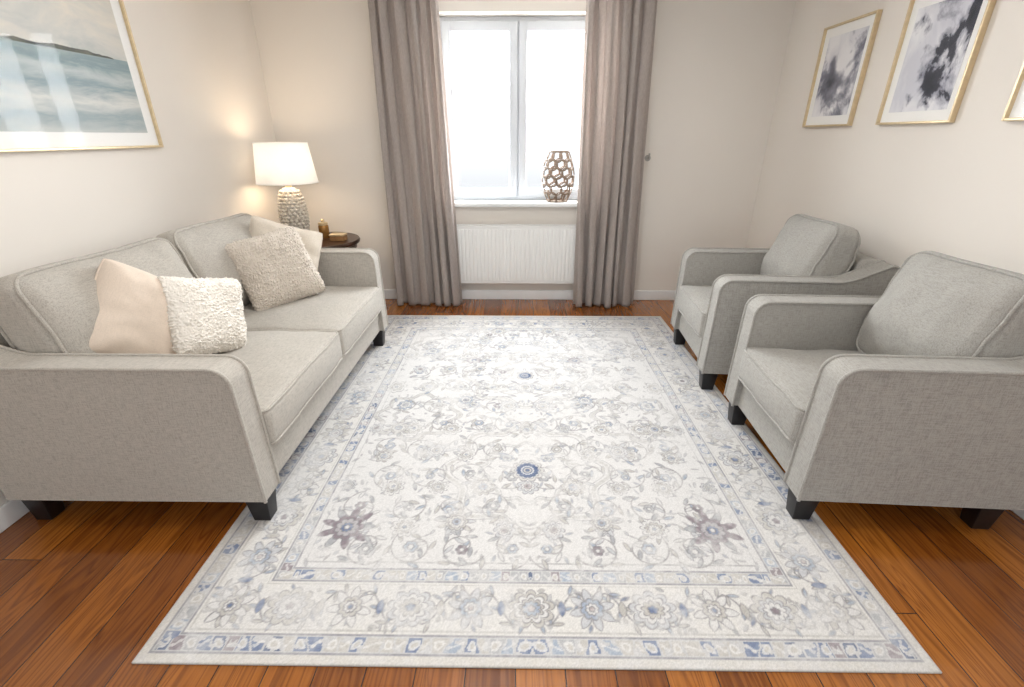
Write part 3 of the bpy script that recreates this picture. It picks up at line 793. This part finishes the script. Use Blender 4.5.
# ------------------------------------------------------------ pictures
def mat_sea():
    m,nt,b,_=new_mat('seascape_print')
    tc=nt.nodes.new('ShaderNodeTexCoord'); sp=nt.nodes.new('ShaderNodeSeparateXYZ'); L(nt,tc.outputs['Generated'],sp.inputs[0])
    z=sp.outputs[2]; y=sp.outputs[1]
    mp=nt.nodes.new('ShaderNodeMapping'); L(nt,tc.outputs['Object'],mp.inputs[0]); mp.inputs['Scale'].default_value=(1,1.6,9)
    n1=noise(nt,mp.outputs[0],1.8,7,0.68,0.5); 
    mp3=nt.nodes.new('ShaderNodeMapping'); L(nt,tc.outputs['Object'],mp3.inputs[0]); mp3.inputs['Scale'].default_value=(1,1.2,3.5)
    n2=noise(nt,mp3.outputs[0],2.0,7,0.66,0.5)
    zz=math_(nt,'ADD',z,math_(nt,'MULTIPLY',math_(nt,'SUBTRACT',n1,0.5),0.20))
    water=ramp(nt,[(0.0,rgb(190,194,190)),(0.08,rgb(150,164,168)),(0.16,rgb(208,209,203)),(0.24,rgb(136,154,160)),(0.30,rgb(184,192,190)),(0.37,rgb(128,148,152)),(0.42,rgb(156,168,166))]); L(nt,zz,water.inputs[0])
    sky=ramp(nt,[(0.3,rgb(176,181,178)),(0.5,rgb(202,200,193)),(0.7,rgb(220,212,198))]); L(nt,n2,sky.inputs[0])
    hz=math_(nt,'GREATER_THAN',z,0.405)
    c=mixc(nt,hz,water.outputs[0],sky.outputs[0])
    n4=noise(nt,coords(nt,(1,1,1)),9,5,0.65)
    hump=math_(nt,'MULTIPLY',math_(nt,'MAXIMUM',math_(nt,'SINE',math_(nt,'MULTIPLY',math_(nt,'SUBTRACT',y,0.42),6.0)),-0.3),0.014)
    hill=math_(nt,'ADD',math_(nt,'ADD',hump,math_(nt,'MULTIPLY',n4,0.040)),0.389)
    m1=math_(nt,'LESS_THAN',z,hill); m2=math_(nt,'GREATER_THAN',z,0.402); m3=math_(nt,'LESS_THAN',y,0.93)
    mk=math_(nt,'MULTIPLY',math_(nt,'MULTIPLY',m1,m2),m3)
    hr=ramp(nt,[(0.35,rgb(66,72,70)),(0.65,rgb(110,110,98))]); L(nt,n4,hr.inputs[0])
    c=mixc(nt,mk,c,hr.outputs[0])
    L(nt,c,b.inputs['Base Color']); b.inputs['Roughness'].default_value=0.6
    return m
def mat_ink(name,off,thr,dark,ctr=(0.5,0.5),rad_=0.55,fq=1.7):
    m,nt,b,_=new_mat(name)
    tc=nt.nodes.new('ShaderNodeTexCoord'); mp=nt.nodes.new('ShaderNodeMapping'); L(nt,tc.outputs['Object'],mp.inputs[0]); mp.inputs['Location'].default_value=off; mp.inputs['Rotation'].default_value=(0.6,0,0); mp.inputs['Scale'].default_value=(1,2.2,1.8)
    n1=noise(nt,mp.outputs[0],fq*1.3,7,0.58,0.25); n2=noise(nt,mp.outputs[0],2.0,4,0.5,0.3)
    sp=nt.nodes.new('ShaderNodeSeparateXYZ'); L(nt,tc.outputs['Generated'],sp.inputs[0])
    dy=math_(nt,'SUBTRACT',sp.outputs[1],ctr[0]); dz=math_(nt,'SUBTRACT',sp.outputs[2],ctr[1])
    dd=math_(nt,'SQRT',math_(nt,'ADD',math_(nt,'MULTIPLY',dy,dy),math_(nt,'MULTIPLY',dz,dz)))
    n1=math_(nt,'SUBTRACT',math_(nt,'ADD',n1,0.16),math_(nt,'MULTIPLY',dd,rad_))
    wash=ramp(nt,[(0.42,rgb(238,237,238)),(0.62,rgb(208,208,215))]); L(nt,n2,wash.inputs[0])
    ink=ramp(nt,[(thr-0.08,(1,1,1,1)),(thr-0.02,rgb(190,190,198)),(thr+0.01,dark),(thr+0.14,tuple(x*0.4 for x in dark[:3])+(1,))]); L(nt,n1,ink.inputs[0])
    c=mixc(nt,1.0,wash.outputs[0],ink.outputs[0],'MULTIPLY')
    L(nt,c,b.inputs['Base Color']); b.inputs['Roughness'].default_value=0.6
    return m
def picture(xw,s,y0,y1,z0,z1,matw,art,label,fw=0.012,gold=M_gold,**props):
    cy,cz=(y0+y1)/2,(z0+z1)/2; h,w=(z1-z0)/2,(y1-y0)/2
    e=empty('picture_frame',(xw,cy,cz),label,'picture',0,**props)
    def bx_(lo,hi,r=0.0):
        lo=list(lo);hi=list(hi); x0,x1=sorted((lo[0]*s,hi[0]*s)); return (x0,lo[1],lo[2]),(x1,hi[1],hi[2])
    mb=MB()
    for lo,hi in (((0.001,-w,-h),(0.03,-w+fw,h)),((0.001,w-fw,-h),(0.03,w,h)),((0.001,-w+fw,-h),(0.03,w-fw,-h+fw)),((0.001,-w+fw,h-fw),(0.03,w-fw,h))):
        a_,b2=bx_(lo,hi); mb.box(a_,b2,0.002)
    mb.obj('frame',gold,parent=e,label='thin gold frame')
    mb=MB(); a_,b2=bx_((0.003,-w+fw,-h+fw),(0.012,w-fw,h-fw)); mb.box(a_,b2); mb.obj('mat_board',M_mat,parent=e,smooth=False)
    mb=MB(); a_,b2=bx_((0.012,-w+fw+matw,-h+fw+matw),(0.0135,w-fw-matw,h-fw-matw)); mb.box(a_,b2); mb.obj('artwork',art,parent=e,smooth=False)
    mb=MB(); xg=0.021*s; mb.add([(xg,-w+fw,-h+fw),(xg,w-fw,-h+fw),(xg,w-fw,h-fw),(xg,-w+fw,h-fw)],[(0,1,2,3)]); mb.obj('glass',M_pglass,parent=e,smooth=False)
    return e
picture(XL,1,1.50,2.945,1.41,2.42,0.065,mat_sea(),'large gold-framed seascape print with grey-green waves above the sofa')
picture(XR,-1,3.33,3.86,1.53,2.15,0.055,mat_ink('ink_wash_soft',(0.3,0.2,0.1),0.565,rgb(150,151,162),(0.45,0.35),0.34),'gold-framed abstract print in soft grey ink washes',group='framed ink prints')
picture(XR,-1,2.56,3.08,1.53,2.15,0.05,mat_ink('ink_wash_bold',(2.3,1.2,4.1),0.575,rgb(72,74,84),(0.42,0.62),0.34),'gold-framed abstract print with bold black ink blots',group='framed ink prints')
picture(XR,-1,1.77,2.29,1.53,2.15,0.05,mat_ink('ink_wash_pale',(5.3,3.2,1.1),0.6,rgb(150,150,160)),'gold-framed pale abstract ink print',group='framed ink prints')

# ------------------------------------------------------------ light & camera
w=bpy.data.worlds.new('World'); bpy.context.scene.world=w; w.use_nodes=True; nt=w.node_tree; nt.nodes.clear()
o=nt.nodes.new('ShaderNodeOutputWorld'); bg=nt.nodes.new('ShaderNodeBackground'); L(nt,bg.outputs[0],o.inputs[0])
tc=nt.nodes.new('ShaderNodeTexCoord'); sp=nt.nodes.new('ShaderNodeSeparateXYZ'); L(nt,tc.outputs['Generated'],sp.inputs[0])
r=ramp(nt,[(0.46,(0.62,0.64,0.66,1)),(0.50,(0.80,0.83,0.86,1)),(0.56,(0.93,0.97,1.0,1))]); L(nt,math_(nt,'ADD',math_(nt,'MULTIPLY',sp.outputs[2],0.5),0.5),r.inputs[0])
L(nt,r.outputs[0],bg.inputs[0]); bg.inputs[1].default_value=1.5
def area(name,loc,rot,sx,sy,en,col):
    l=bpy.data.lights.new(name,'AREA'); l.shape='RECTANGLE'; l.size=sx; l.size_y=sy; l.energy=en; l.color=col
    ob=bpy.data.objects.new(name,l); COL.objects.link(ob); ob.location=loc; ob.rotation_euler=rot; return ob
area('window_daylight',(0,4.9,1.75),(-math.pi/2+0.25,0,0),1.6,1.6,265,(0.91,0.96,1.0))
area('added_overhead_fill',(0,1.6,2.58),(0,0,0),1.1,1.1,34,(1,0.985,0.96))  # unseen overhead fill, added to brighten the room; no ceiling fixture here
sc=bpy.context.scene
try:
    sc.view_settings.view_transform='Standard'; sc.view_settings.look='None'
except Exception as ex: print(ex)
cd=bpy.data.cameras.new('Camera'); cam=bpy.data.objects.new('Camera',cd); COL.objects.link(cam)
cam.location=(0,0,1.47); cam.rotation_euler=((90-23.9)*D2R,0,0.0117)
cd.sensor_width=36; cd.sensor_fit='HORIZONTAL'; cd.lens=468/1024*36; cd.clip_start=0.02
sc.camera=cam
